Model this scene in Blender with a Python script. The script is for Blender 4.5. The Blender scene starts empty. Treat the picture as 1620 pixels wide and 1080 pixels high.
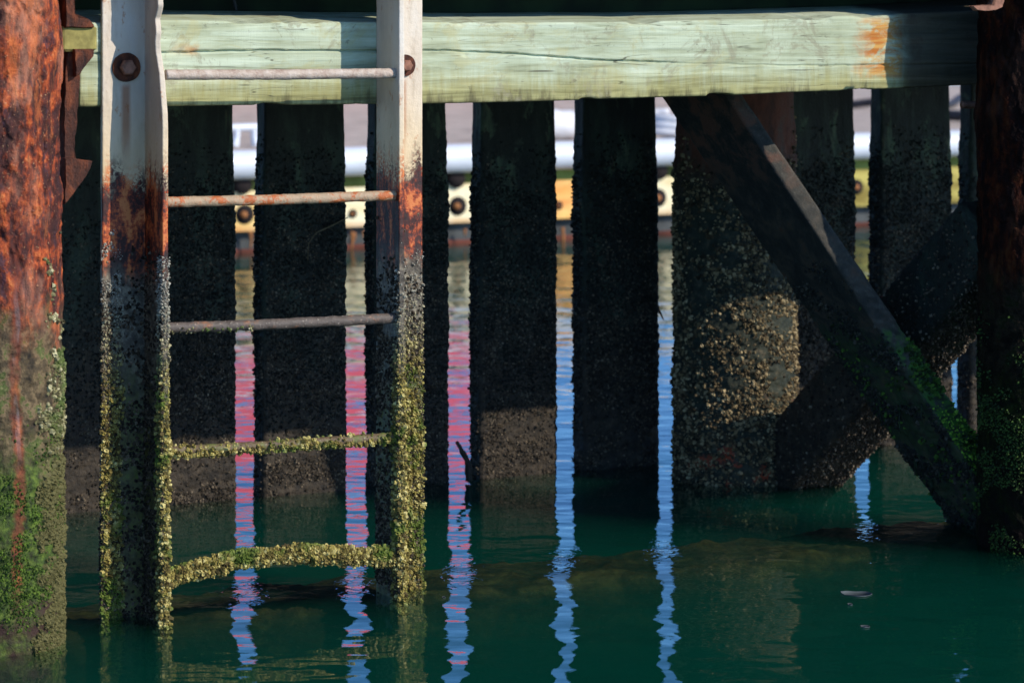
import bpy, math, random
import numpy as np
from mathutils import Vector
random.seed(7); RNG = np.random.default_rng(11)
S = bpy.context.scene
COL = S.collection
# ------------------------------------------------------------------ camera
F = 4800.0            # focal length in photograph pixels (1620 wide)
CAM_H = 1.46          # camera height over the water
HOR = -40.0           # image row of the horizon
cd = bpy.data.cameras.new('camera'); cam = bpy.data.objects.new('camera', cd); COL.objects.link(cam)
cam.location = (0, 0, CAM_H); cam.rotation_euler = (math.radians(90), 0, 0)
cd.sensor_width = 36; cd.lens = F/1620*36; cd.shift_y = -(540-HOR)/1620
cd.clip_end = 2000; cd.clip_start = .05
cd.dof.use_dof = True; cd.dof.focus_distance = 7.25; cd.dof.aperture_fstop = 5.2
S.camera = cam
# ------------------------------------------------------------------ light
TH = math.atan(.5)
U = np.array([math.cos(TH), math.sin(TH), 0]); NN = np.array([math.sin(TH), -math.cos(TH), 0]); ZZ = np.array([0, 0, 1.])
A0 = np.array([-.57, 7.065, 0]); AN = float(A0 @ NN)
AZ = math.radians(35); EL = math.radians(31.4)
sh = math.cos(AZ)*NN + math.sin(AZ)*U
sdir = np.array([sh[0]*math.cos(EL), sh[1]*math.cos(EL), math.sin(EL)])
w = bpy.data.worlds.new('World'); S.world = w; w.use_nodes = True
nt = w.node_tree; bg = nt.nodes['Background']
sky = nt.nodes.new('ShaderNodeTexSky'); sky.sky_type = 'NISHITA'; sky.sun_disc = False
sky.sun_elevation = EL; sky.sun_rotation = math.atan2(sdir[0], sdir[1])
sky.air_density = 1.0; sky.dust_density = 0.3; sky.ozone_density = 2.5; sky.altitude = 300
tn = nt.nodes.new('ShaderNodeMix'); tn.data_type = 'RGBA'; tn.blend_type = 'MULTIPLY'; tn.inputs[0].default_value = 1; 
gc = nt.nodes.new('ShaderNodeTexCoord'); gs = nt.nodes.new('ShaderNodeSeparateXYZ'); nt.links.new(gc.outputs['Generated'], gs.inputs[0])
gr_ = nt.nodes.new('ShaderNodeValToRGB'); nt.links.new(gs.outputs[2], gr_.inputs[0]); nt.links.new(gr_.outputs[0], tn.inputs[7])
for e_, (p_, c_) in zip([gr_.color_ramp.elements[0], gr_.color_ramp.elements[1], gr_.color_ramp.elements.new(.3)], ((0, (1.4, 2.45, 4.1, 1)), (.45, (.72, .72, .60, 1)), (.25, (1.15, 2.05, 3.2, 1)))): e_.position = p_; e_.color = c_
nt.links.new(sky.outputs[0], tn.inputs[6]); nt.links.new(tn.outputs[2], bg.inputs[0]); bg.inputs[1].default_value = .075
ld = bpy.data.lights.new('sun', 'SUN'); ld.energy = 5.0; ld.angle = math.radians(.5); ld.color = (1, .91, .78)
lo = bpy.data.objects.new('sun', ld); COL.objects.link(lo)
lo.rotation_euler = Vector(sdir).to_track_quat('Z', 'Y').to_euler()
S.view_settings.view_transform = 'Standard'; S.view_settings.look = 'None'
S.view_settings.exposure = 0.0; S.view_settings.gamma = 1
S.cycles.transparent_max_bounces = 12; S.cycles.max_bounces = 6; S.cycles.volume_bounces = 2
# ------------------------------------------------------------------ geometry helpers
def planeY(px, d):                       # depth of the point of the pier plane (offset d) seen in column px
    a = (px-810)/F
    return (AN + d)/(a*NN[0] + NN[1])
def PT(px, py, Y): return np.array([(px-810)/F*Y, Y, CAM_H - (py-HOR)*Y/F])
def PL(px, py, d): return PT(px, py, planeY(px, d))
def SX(px, d): return float((PL(px, 0, d)[:3]-A0) @ U)
def ZX(px, py, d): return float(PL(px, py, d)[2])
def W(s, d, z):
    s = np.asarray(s, float)[..., None]; d = np.asarray(d, float)[..., None]; z = np.asarray(z, float)[..., None]
    return A0 + s*U + d*NN + z*ZZ
def hsh(ix, iy, iz, k=0):
    h = (ix*374761393 + iy*668265263 + iz*2147483647 + k*1274126177) & 0xffffffff
    h = ((h ^ (h >> 13))*1274126177) & 0xffffffff
    return ((h ^ (h >> 16)) & 0xffffff)/float(0xffffff)
def vnoise(p, k=0):
    f = np.floor(p).astype(np.int64); t = p-f; t = t*t*(3-2*t); r = 0
    for dx in (0, 1):
        for dy in (0, 1):
            for dz in (0, 1):
                wt = (t[:, 0] if dx else 1-t[:, 0])*(t[:, 1] if dy else 1-t[:, 1])*(t[:, 2] if dz else 1-t[:, 2])
                r = r + wt*hsh(f[:, 0]+dx, f[:, 1]+dy, f[:, 2]+dz, k)
    return r*2-1
def fbm(p, sc, o=4, k=0, g=.5):
    sc = np.asarray(sc, float); r = 0; a = 1; n = 0
    for i in range(o):
        r = r + a*vnoise(p*sc*(2.03**i), k+i); n += a; a *= g
    return r/n
def worley(p, sc, k=0):
    p = p*sc; f = np.floor(p).astype(np.int64); best = np.full(len(p), 9.)
    for dx in (-1, 0, 1):
        for dy in (-1, 0, 1):
            for dz in (-1, 0, 1):
                c = f+np.array([dx, dy, dz])
                q = c+np.stack([hsh(c[:, 0], c[:, 1], c[:, 2], k+j) for j in (1, 2, 3)], 1)
                best = np.minimum(best, ((q-p)**2).sum(1))
    return np.sqrt(best)
def sst(a, b, x): t = np.clip((x-a)/(b-a), 0, 1); return t*t*(3-2*t)
def mkmesh(name, V, Fq, mat, parent=None, smooth=True, attrs=None, Ft=None, mats=None, midx=None):
    me = bpy.data.meshes.new(name)
    V = np.asarray(V, np.float32); nq = len(Fq) if Fq is not None else 0; ntr = len(Ft) if Ft is not None else 0
    me.vertices.add(len(V)); me.vertices.foreach_set('co', V.ravel())
    loops = []; starts = []; c = 0
    if nq: loops.append(np.asarray(Fq, np.int32).ravel()); starts.append(np.arange(nq)*4); c = nq*4
    if ntr: loops.append(np.asarray(Ft, np.int32).ravel()); starts.append(c+np.arange(ntr)*3)
    lp = np.concatenate(loops); stt = np.concatenate(starts).astype(np.int32)
    me.loops.add(len(lp)); me.loops.foreach_set('vertex_index', lp)
    me.polygons.add(nq+ntr); me.polygons.foreach_set('loop_start', stt)
    me.update(calc_edges=True); me.validate()
    me.polygons.foreach_set('use_smooth', np.full(nq+ntr, smooth))
    for m in (mats or [mat]): me.materials.append(m)
    if midx is not None: me.polygons.foreach_set('material_index', np.asarray(midx, np.int32))
    for k, v in (attrs or {}).items():
        v = np.asarray(v, np.float32)
        if v.ndim == 2: a = me.attributes.new(k, 'FLOAT_VECTOR', 'POINT'); a.data.foreach_set('vector', v.ravel())
        else: a = me.attributes.new(k, 'FLOAT', 'POINT'); a.data.foreach_set('value', v)
    o = bpy.data.objects.new(name, me); COL.objects.link(o)
    if parent is not None: o.parent = parent
    return o
def tag(o, label=None, cat=None, group=None, kind=None):
    for k, v in (('label', label), ('category', cat), ('group', group), ('kind', kind)):
        if v: o[k] = v
    return o
def empty(name, label, cat, group=None):
    o = bpy.data.objects.new(name, None); COL.objects.link(o); return tag(o, label, cat, group)
def resample(poly, step):                # closed polygon -> dense points + outward normals (polygon given counter-clockwise)
    P = []; Nn = []; m = len(poly)
    for i in range(m):
        a = np.array(poly[i], float); b = np.array(poly[(i+1) % m], float); L = np.linalg.norm(b-a)
        k = max(1, int(round(L/step))); e = (b-a)/L
        for j in range(k):
            P.append(a+(b-a)*j/k); Nn.append([e[1], -e[0]])
    P = np.array(P); Nn = np.array(Nn); Nn = (Nn+np.roll(Nn, 1, 0)); Nn /= np.linalg.norm(Nn, axis=1)[:, None]+1e-9
    return P, Nn
def rrect(w, h, r, step, seg=3):
    pts = []
    for cx, cy, a0 in ((w/2-r, -h/2+r, -90), (w/2-r, h/2-r, 0), (-w/2+r, h/2-r, 90), (-w/2+r, -h/2+r, 180)):
        for i in range(seg+1):
            a = math.radians(a0+90*i/seg); pts.append((cx+r*math.cos(a), cy+r*math.sin(a)))
    return resample(pts, step)
def circ(r, n):
    a = np.arange(n)/n*2*math.pi; P = np.stack([np.cos(a), np.sin(a)], 1); return P*r, P
def loft(name, C, X, Y, prof, pn, mat, parent=None, disp=None, scale=None, w=None, caps=True, smooth=True):
    """C (R,3) ring centres; X, Y (3,) or (R,3) axes; prof (N,2); disp(P, W3)->offset along the normal."""
    R = len(C); n = len(prof)
    X = np.broadcast_to(X, (R, 3)); Y = np.broadcast_to(Y, (R, 3))
    pr = np.broadcast_to(prof, (R, n, 2)).copy()
    if scale is not None: pr = scale(pr)
    V = C[:, None]+pr[..., :1]*X[:, None]+pr[..., 1:]*Y[:, None]
    N3 = (pn[None, :, :1]*X[:, None]+pn[None, :, 1:]*Y[:, None])
    V = V.reshape(-1, 3); N3 = N3.reshape(-1, 3)
    if w == 'arc':
        arc = np.concatenate([[0], np.cumsum(np.linalg.norm(np.diff(prof, axis=0), axis=1))])
        ln = np.concatenate([[0], np.cumsum(np.linalg.norm(np.diff(C, axis=0), axis=1))])
        Wc = np.stack([np.tile(arc, R), np.zeros(R*n), np.repeat(ln, n)], 1)
    else:
        Wc = np.stack([(V-A0) @ U, (V-A0) @ NN, V[:, 2]], 1)
    if disp is not None: V = V+N3*disp(V, Wc)[:, None]
    i = np.arange(R-1)[:, None]*n; j = np.arange(n)[None]; jn = (j+1) % n
    Q = np.stack([i+j, i+jn, i+n+jn, i+n+j], -1).reshape(-1, 4)
    if np.dot(np.cross(X[0], Y[0]), C[-1]-C[0]) < 0: Q = Q[:, ::-1]
    T = None; V2 = V; W2 = Wc
    if caps:
        V2 = np.concatenate([V, [V[:n].mean(0)], [V[-n:].mean(0)]]); W2 = np.concatenate([Wc, Wc[:1], Wc[-1:]])
        a = len(V); jj = np.arange(n); T = np.concatenate([np.stack([np.full(n, a), (jj+1) % n, jj], 1), np.stack([np.full(n, a+1), (R-1)*n+jj, (R-1)*n+(jj+1) % n], 1)])
        if np.dot(np.cross(X[0], Y[0]), C[-1]-C[0]) < 0: T = T[:, ::-1]
    o = mkmesh(name, V2, Q, mat, parent, smooth, {'w': W2}, T)
    return o, V, N3, Wc
# barnacles / crust: little craggy cones, all in one mesh of "stuff"
def crust(name, P, N3, size, mat, parent, jit=.5, tall=.8, sides=6, sink=.25):
    k = len(P)
    if k == 0: return None
    size = np.asarray(size)*np.ones(k); Nn = N3+RNG.normal(0, .28, (k, 3)); Nn /= np.linalg.norm(Nn, axis=1)[:, None]
    R = RNG.normal(0, 1, (k, 3)); T = np.cross(Nn, R); T /= np.linalg.norm(T, axis=1)[:, None]; B = np.cross(Nn, T)
    a = np.arange(sides)/sides*2*math.pi
    rb = size[:, None]*(1+jit*(RNG.random((k, sides))-.5)); h = size*tall*(.6+.8*RNG.random(k))
    rt = rb*(.45+.25*RNG.random((k, 1)))
    ca, sa = np.cos(a), np.sin(a)
    base = P-Nn*(size*sink)[:, None]
    ring0 = base[:, None]+T[:, None]*(rb*ca)[..., None]+B[:, None]*(rb*sa)[..., None]
    hh = h[:, None]*(1+.35*(RNG.random((k, sides))-.5))
    ring1 = P[:, None]+Nn[:, None]*hh[..., None]+T[:, None]*(rt*ca)[..., None]+B[:, None]*(rt*sa)[..., None]
    top = (P+Nn*(h*.55)[:, None])[:, None]
    V = np.concatenate([ring0, ring1, top], 1); m = 2*sides+1
    j = np.arange(sides); jn = (j+1) % sides; off = (np.arange(k)*m)[:, None, None]
    Q = np.stack([j, jn, sides+jn, sides+j], 1)[None]+off; Tt = np.stack([sides+j, sides+jn, np.full(sides, 2*sides)], 1)[None]+off
    tint = np.repeat(RNG.random(k), m); cr = np.tile(np.r_[np.zeros(sides), np.ones(sides), [.15]], k)
    Vf = V.reshape(-1, 3)
    o = mkmesh(name, Vf, Q.reshape(-1, 4), mat, parent, False, {'tint': tint, 'crest': cr, 'w': np.stack([(Vf-A0) @ U, (Vf-A0) @ NN, Vf[:, 2]], 1)}, Tt.reshape(-1, 3))
    o['kind'] = 'stuff'
    return o
def pick(V, N3, Wc, prob, cnt):          # choose grid points with probability prob
    p = prob/prob.sum(); k = min(cnt, int((prob > 0).sum()))
    i = RNG.choice(len(V), k, replace=False, p=p)
    return V[i]+RNG.normal(0, .0012, (k, 3)), N3[i]
def box(name, c, X, Y, Z, sz, mat, parent=None, bev=.004):
    c = np.asarray(c, float); hx, hy, hz = [v/2 for v in sz]; b = min(bev, hx*.9, hy*.9, hz*.9)
    P, Nn = rrect(hx*2, hy*2, b, 1, 2)
    zs = [-hz, -hz+b, hz-b, hz]; sc = [1-b/max(hx, hy), 1, 1, 1-b/max(hx, hy)]
    C = np.array([c+np.asarray(Z)*z for z in zs])
    def scl(pr): return pr*np.array(sc)[:, None, None]
    return loft(name, C, np.asarray(X, float), np.asarray(Y, float), P, Nn, mat, parent, scale=scl, smooth=False)[0]
def frames(C):
    T = np.gradient(C, axis=0); T /= np.linalg.norm(T, axis=1)[:, None]
    ref = np.array([0, 0, 1.]) if abs(T[0][2]) < .9 else np.array([1., 0, 0])
    X = np.cross(T, ref); X /= np.linalg.norm(X, axis=1)[:, None]; return X, np.cross(T, X)
def tube(name, pts, r, mat, parent=None, n=12, step=.01, disp=None, closed=False):
    pts = np.asarray(pts, float); seg = np.r_[0, np.cumsum(np.linalg.norm(np.diff(pts, axis=0), axis=1))]
    t = np.linspace(0, seg[-1], max(3, int(seg[-1]/step)))
    C = np.stack([np.interp(t, seg, pts[:, i]) for i in range(3)], 1)
    k = max(1, len(C)//(len(pts)*4))
    if len(pts) > 2:
        for _ in range(k*2): C[1:-1] = (C[:-2]+C[1:-1]*2+C[2:])/4
    X, Y = frames(C); P, Nn = circ(1, n); rr = np.interp(t, seg, np.broadcast_to(r, len(pts)))
    return loft(name, C, X, Y, P, Nn, mat, parent, disp=disp, scale=lambda pr: pr*rr[:, None, None], w=None)
# ------------------------------------------------------------------ material helpers
class M:
    def __init__(s, name, rough=.85, spec=.3):
        s.m = bpy.data.materials.new(name); s.m.use_nodes = True; s.t = s.m.node_tree; s.b = s.t.nodes['Principled BSDF']
        s.b.inputs['Roughness'].default_value = rough; s.b.inputs['Specular IOR Level'].default_value = spec
        a = s.n('Attribute'); a.attribute_name = 'w'; s.w = a.outputs['Vector']
        q = s.n('SeparateXYZ'); s.l(s.w, q.inputs[0]); s.s, s.d, s.z = q.outputs
        s.pos = s.n('NewGeometry').outputs['Position']
    def n(s, t): return s.t.nodes.new('ShaderNode'+t)
    def l(s, a, b): s.t.links.new(a, b)
    def put(s, v, i):
        if isinstance(v, (int, float)): i.default_value = v
        elif isinstance(v, tuple): i.default_value = v if len(v) != 3 or i.type == 'VECTOR' else (*v, 1)
        else: s.l(v, i)
    def attr(s, name): a = s.n('Attribute'); a.attribute_name = name; return a.outputs['Fac']
    def noise(s, sc, det=5, rough=.55, dist=0, st=(1, 1, 1), off=0, vec=None):
        mp = s.n('Mapping'); mp.inputs['Scale'].default_value = st; mp.inputs['Location'].default_value = (off, off*1.7, off*.6)
        s.l(s.w if vec is None else vec, mp.inputs[0]); q = s.n('TexNoise'); s.l(mp.outputs[0], q.inputs['Vector'])
        q.inputs['Scale'].default_value = sc; q.inputs['Detail'].default_value = det; q.inputs['Roughness'].default_value = rough; q.inputs['Distortion'].default_value = dist
        return q.outputs[0]
    def voro(s, sc, st=(1, 1, 1), feat='F1', vec=None):
        mp = s.n('Mapping'); mp.inputs['Scale'].default_value = st; s.l(s.w if vec is None else vec, mp.inputs[0])
        q = s.n('TexVoronoi'); q.feature = feat; q.inputs['Scale'].default_value = sc; s.l(mp.outputs[0], q.inputs['Vector']); return q.outputs[0]
    def math(s, op, a, b=0., c=0., cl=False):
        q = s.n('Math'); q.operation = op; q.use_clamp = cl; s.put(a, q.inputs[0]); s.put(b, q.inputs[1]); s.put(c, q.inputs[2]); return q.outputs[0]
    def step(s, v, a, b, lo=0., hi=1.):
        q = s.n('MapRange'); q.interpolation_type = 'SMOOTHSTEP'; s.put(v, q.inputs[0])
        for i, x in enumerate((a, b, lo, hi)): s.put(x, q.inputs[i+1])
        return q.outputs[0]
    def mix(s, f, a, b, mode='MIX'):
        q = s.n('Mix'); q.data_type = 'RGBA'; q.blend_type = mode; s.put(f, q.inputs[0]); s.put(a, q.inputs[6]); s.put(b, q.inputs[7]); return q.outputs[2]
    def ramp(s, f, stops):
        q = s.n('ValToRGB'); s.l(f, q.inputs[0]); e = q.color_ramp.elements
        while len(e) < len(stops): e.new(.5)
        for x, (p, c) in zip(e, stops): x.position = p; x.color = (*c, 1)
        return q.outputs[0]
    def mul(s, a, b): return s.math('MULTIPLY', a, b)
    def add(s, a, b): return s.math('ADD', a, b)
    def bump(s, h, dist=.002, st=1., prev=None):
        q = s.n('Bump'); q.inputs['Distance'].default_value = dist; q.inputs['Strength'].default_value = st; s.put(h, q.inputs['Height'])
        if prev is not None: s.l(prev, q.inputs['Normal'])
        s.l(q.outputs[0], s.b.inputs['Normal']); return q.outputs[0]
    def col(s, c): s.put(c, s.b.inputs['Base Color']); return s
def plain(name, c, rough=.7, var=.3, sc=25, metal=0, spec=.3):
    m = M(name, rough, spec); n = m.noise(sc, vec=m.pos)
    m.col(m.mix(m.step(n, .3, .7), tuple(v*(1-var) for v in c), tuple(min(1, v*(1+var)) for v in c)))
    m.b.inputs['Metallic'].default_value = metal; m.bump(n, .001); return m.m
RUST = [(0, (.012, .004, .004)), (.34, (.055, .011, .007)), (.5, (.17, .028, .009)), (.68, (.38, .068, .014)), (.88, (.56, .17, .045))]
# --- left pile: flaking rust over algae over barnacles
def mat_rustpile(name, dark=1., streak=None, green=1.):
    m = M(name, .8, .35)
    n1 = m.noise(9, 9, .68, .6, (1, 1, .5), vec=m.pos); n2 = m.noise(45, 5, .65, .2, (1, 1, .6), vec=m.pos); n3 = m.noise(170, 3, .6, vec=m.pos)
    vo = m.voro(55, (1, 1, .6), vec=m.pos); vo2 = m.voro(22, (1, 1, .5), 'SMOOTH_F1', vec=m.pos)
    f = m.add(m.add(m.mul(n1, .5), m.mul(n2, .42)), m.mul(m.math('SUBTRACT', vo, .45), .05))
    rust = m.ramp(m.step(f, .29, .65), RUST)
    rust = m.mix(m.mul(m.step(n3, .62, .72), .55), rust, (.6, .34, .17))
    rust = m.mix(m.mul(m.step(m.noise(26, 7, .75, st=(1, 1, .55), off=3, vec=m.pos), .56, .63), .8), rust, (.05, .02, .03))
    pale = m.mix(m.mul(m.step(m.noise(7, 5, .6, st=(1, 1, .5), off=9, vec=m.pos), .5, .7), .75), rust, (.45, .2, .12))
    zn = m.add(m.z, m.mul(m.math('SUBTRACT', m.noise(11, 5, .6, st=(1, 1, .35), off=5, vec=m.pos), .5), .42))
    vs = m.noise(24, 7, .7, .3, (1, 1, .10), off=31, vec=m.pos); pale = m.mix(m.mul(m.step(vs, .50, .62), .7), pale, (.035, .010, .010)); pale = m.mix(m.mul(m.step(vs, .44, .36), .45), pale, (.50, .13, .03))
    olive = m.ramp(m.noise(22, 6, .65, off=2, vec=m.pos), [(.34, (.014, .010, .006)), (.47, (.07, .048, .022)), (.54, (.16, .11, .055)), (.60, (.045, .070, .010)), (.74, (.28, .23, .11))])
    c = m.mix(m.step(zn, .78, .62), pale, olive)
    alg = m.ramp(m.noise(60, 5, .7, off=1, vec=m.pos), [(.36, (.010, .016, .003)), (.5, (.04*green, .068*green, .008)), (.68, (.12*green, .17*green, .02))])
    c = m.mix(m.step(zn, .50, .33), c, alg)
    c = m.mix(m.mul(m.step(zn, .30, .1), m.step(m.noise(9, 4, off=8, vec=m.pos), .4, .6)), c, (.035, .016, .011))
    if streak is not None:
        dd = m.math('ABSOLUTE', m.math('SUBTRACT', m.add(m.s, m.mul(m.math('SUBTRACT', m.noise(4, 3, vec=m.pos), .5), .05)), streak))
        k = m.mul(m.mul(m.step(m.add(dd, m.mul(m.math('SUBTRACT', m.noise(40, 5, .7, vec=m.pos, off=12), .5), .03)), .018, .006), .8), m.step(m.noise(8, 4, st=(1, 1, .3), off=4, vec=m.pos), .3, .46)); k = m.mul(k, m.step(m.z, .92, .75)); k = m.mul(k, m.step(m.z, .05, .2))
        c = m.mix(k, c, m.ramp(m.noise(30, 5, off=6, vec=m.pos), [(.35, (.05, .014, .008)), (.55, (.15, .03, .014)), (.7, (.36, .09, .03))]))
        k2 = m.mul(m.step(dd, .007, .004), m.step(m.math('ABSOLUTE', m.math('SUBTRACT', m.z, .60)), .22, .12)); k2 = m.mul(k2, m.step(m.noise(14, 4, st=(1, 1, .4), off=7, vec=m.pos), .42, .52))
        c = m.mix(m.mul(k2, .12), c, m.ramp(m.noise(20, 3, vec=m.pos), [(.4, (.1, .3, .34)), (.6, (.45, .47, .5))]))
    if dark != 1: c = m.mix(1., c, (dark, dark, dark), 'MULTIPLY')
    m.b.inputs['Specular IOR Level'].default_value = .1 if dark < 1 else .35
    m.col(c); b = m.bump(m.add(m.add(m.mul(n2, .6), m.mul(n3, .4)), m.mul(vo, .5)), .008, 1.)
    return m.m
# --- dark wet plank with growth
def mat_board(name):
    m = M(name, .75, .35); oi = m.n('ObjectInfo').outputs['Random']
    vec = m.n('VectorMath'); vec.operation = 'ADD'; m.l(m.pos, vec.inputs[0]); cb = m.n('CombineXYZ'); m.l(m.mul(oi, 30.), cb.inputs[0]); m.l(cb.outputs[0], vec.inputs[1]); v = vec.outputs[0]
    g = m.noise(14, 6, .65, .3, (1, 1, .35), vec=v); fine = m.noise(120, 4, .6, vec=v)
    c = m.ramp(g, [(.3, (.005, .006, .004)), (.5, (.013, .017, .011)), (.62, (.024, .036, .022)), (.78, (.045, .052, .03))])
    pt = m.mul(m.step(m.noise(11, 6, .7, .6, (1, 1, .5), vec=v, off=3), .53, .62), m.step(m.z, .75, .95))
    c = m.mix(m.mul(pt, .8), c, m.ramp(m.noise(50, 4, vec=v, st=(1, 1, .3)), [(.35, (.025, .04, .026)), (.55, (.08, .115, .062)), (.7, (.10, .065, .03))]))
    low = m.step(m.add(m.z, m.mul(m.math('SUBTRACT', m.noise(10, 4, vec=v), .5), .5)), .62, .25)
    c = m.mix(low, c, m.ramp(m.noise(35, 5, .6, vec=v), [(.35, (.012, .009, .006)), (.55, (.032, .023, .014)), (.75, (.065, .048, .03))]))
    c = m.mix(m.mul(m.step(fine, .6, .7), .4), c, (.045, .042, .03))
    m.col(c); m.bump(m.add(m.mul(fine, .7), m.mul(m.noise(38, 5, .7, st=(1, 1, .06), vec=v), 1.2)), .005, 1.); return m.m
def mat_crust(name, stops, zlo=None, lowc=None, green=None):
    m = M(name, .8, .3); t = m.attr('tint'); cr = m.attr('crest')
    c = m.ramp(m.add(m.mul(t, .6), m.mul(m.noise(18, 3, vec=m.pos), .45)), stops)
    if green: c = m.mix(m.mul(m.step(m.noise(9, 5, .65, vec=m.pos, off=2), .50, .60), .8), c, green)
    c = m.mix(m.mul(m.step(cr, .5, 1.), .35), c, m.mix(1., c, (1.8, 1.75, 1.6), 'MULTIPLY'))
    if zlo: c = m.mix(m.step(m.z, zlo[0], zlo[1]), c, lowc)
    m.col(c); m.bump(m.noise(300, 3, vec=m.pos), .001); return m.m
# --- pale treated timber (front beam)
def mat_beam(name, zb, zt, crack):
    m = M(name, .8, .25)
    gr = m.noise(26, 6, .62, .8, (.09, 1, 1.6)); fn = m.noise(140, 4, .6, .1, (.05, 1, 1)); ver = m.noise(55, 5, .65, .1, (1, 1, .10)); blot = m.noise(5, 5, .6, .5, (1, 1, 1.2)); vf = m.noise(260, 2, .5, 0, (1, 1, .03))
    c = m.ramp(m.add(m.mul(gr, .6), m.mul(blot, .4)), [(.34, (.17, .18, .10)), (.44, (.35, .385, .25)), (.56, (.48, .54, .39)), (.72, (.61, .66, .53))])
    c = m.mix(m.mul(m.step(fn, .45, .7), .35), c, (.33, .37, .26))
    c = m.mix(m.mul(m.step(vf, .5, .75), .15), c, (.36, .38, .26))
    # weathered yellow-olive lower half
    hrel = m.math('DIVIDE', m.math('SUBTRACT', m.z, zb), zt-zb)
    lo_ = m.step(m.add(hrel, m.mul(m.math('SUBTRACT', ver, .5), .55)), .48, .05)
    c = m.mix(m.mul(lo_, .85), c, m.ramp(gr, [(.35, (.16, .14, .04)), (.6, (.36, .33, .12)), (.75, (.50, .46, .22))]))
    lo2 = m.step(m.add(hrel, m.mul(m.math('SUBTRACT', m.noise(38, 5, .7, .1, (1, 1, .16), off=4), .5), .75)), .12, -.10)
    c = m.mix(m.mul(lo2, .8), c, (.07, .06, .03))
    ck = m.noise(16, 3, .5, .25, (.05, 1, 1.0), off=21); ck2 = m.noise(30, 3, .5, .2, (.05, 1, 1.2), off=27)
    for q_, w_, lim in ((ck, .0045, .5), (ck2, .006, .54)):
        c = m.mix(m.mul(m.mul(m.step(m.math('ABSOLUTE', m.math('SUBTRACT', q_, .5)), w_, w_*.3), m.step(m.noise(5, 3, off=w_*5000), lim, lim+.06)), .75), c, (.05, .045, .03))
    # grey-pink worn patches & dark spots
    c = m.mix(m.mul(m.step(m.noise(8, 7, .78, .8, (1, 1, 1), off=7), .53, .62), .6), c, (.25, .23, .15)); c = m.mix(m.mul(m.step(m.noise(5, 7, .75, 1., (.8, 1, 1.3), off=41), .52, .64), .45), c, (.40, .36, .16)); c = m.mix(m.mul(m.step(m.noise(45, 5, .8, .5, (.6, 1, 1), off=47), .62, .68), .5), c, (.10, .08, .05))
    sp = m.mul(m.step(m.voro(9, (1, 1, 2.2)), .075, .04), m.step(m.noise(6, 2, off=11), .5, .55)); c = m.mix(m.mul(sp, .8), c, (.06, .04, .03))
    for (s0, s1, h0, h1, st) in RSTAIN:      # rust stains
        sw = m.add(m.s, m.mul(m.math('SUBTRACT', m.noise(22, 5, .7, .5, off=15), .5), .09)); a = m.mul(m.step(sw, s0, s0+.07), m.step(m.s, s1, s1-.012)); b = m.mul(m.step(m.z, h0, h0+.03), m.step(m.z, h1, h1-.03))
        c = m.mix(m.mul(m.mul(m.mul(a, b), m.step(m.noise(20, 6, .75, .8, (.7, 1, 1.3), off=2), .36, .56)), st), c, m.mix(m.step(gr, .4, .6), (.42, .12, .012), (.55, .30, .07)))
    c = m.mix(m.mul(m.step(m.add(m.s, m.mul(m.math('SUBTRACT', m.noise(9, 4, off=13), .5), .08)), SX(1402, 0), SX(1440, 0)), .93), c, m.ramp(gr, [(.35, (.012, .008, .004)), (.7, (.06, .035, .018))]))  # brown-stained right end; the pile's shadow is deepened here in the colour
    m.col(c); m.bump(m.add(m.mul(gr, .6), m.add(m.mul(fn, .35), m.mul(vf, .1))), .0035, .9); return m.m
# --- ladder steel
def mat_ladder(name, sb, zr=.93, shift=0.):
    m = M(name, .6, .4)
    n1 = m.noise(30, 6, .65, .3, (1, 1, .35)); n2 = m.noise(130, 4, .6)
    paint = m.ramp(m.noise(7, 5, .6, st=(1, 1, .4)), [(.3, (.42, .36, .28)), (.5, (.60, .51, .40)), (.7, (.62, .58, .51))])
    paint = m.mix(m.mul(m.step(m.z, 1.24, .98), .6), paint, (.66, .47, .20))
    paint = m.mix(m.mul(m.step(m.noise(12, 6, .75, st=(1, 1, .25), off=13), .5, .68), .5), paint, (.30, .22, .13)); paint = m.mix(m.mul(m.step(m.noise(40, 5, .7, st=(1, 1, .6), off=3), .6, .68), .6), paint, (.4, .16, .06))
    drip = m.mul(m.mul(m.step(m.math('ABSOLUTE', m.math('SUBTRACT', m.s, sb)), .016, .004), m.mul(m.step(m.z, 1.22, 1.2), m.step(m.z, 1.0, 1.12))), .7)
    paint = m.mix(drip, paint, (.30, .09, .02))
    rust = m.ramp(m.step(m.add(m.mul(n1, .7), m.mul(n2, .3)), .36, .66), RUST)
    zn = m.add(m.z, m.mul(m.math('SUBTRACT', m.noise(22, 5, .65, .2, (1, 1, .3), off=6), .5), .24))
    c = m.mix(m.mul(m.step(zn, zr+.07, zr-.01), m.step(n2, .40, .55)), paint, rust); c = m.mix(m.step(zn, zr+.015, zr-.03), c, rust)
    grime = m.ramp(m.noise(60, 5, .7, off=5), [(.3, (.02, .016, .012)), (.5, (.085, .07, .05)), (.7, (.26, .22, .15))])
    c = m.mix(m.step(zn, .84, .74), c, grime)
    alg = m.ramp(m.noise(50, 5, .7, off=1), [(.35, (.03, .028, .012)), (.55, (.09, .085, .025)), (.75, (.10, .14, .02))])
    c = m.mix(m.step(zn, .62, .42), c, alg)
    m.col(c); m.bump(m.add(m.mul(n1, .5), m.mul(n2, .5)), .003, .8); return m.m
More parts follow.
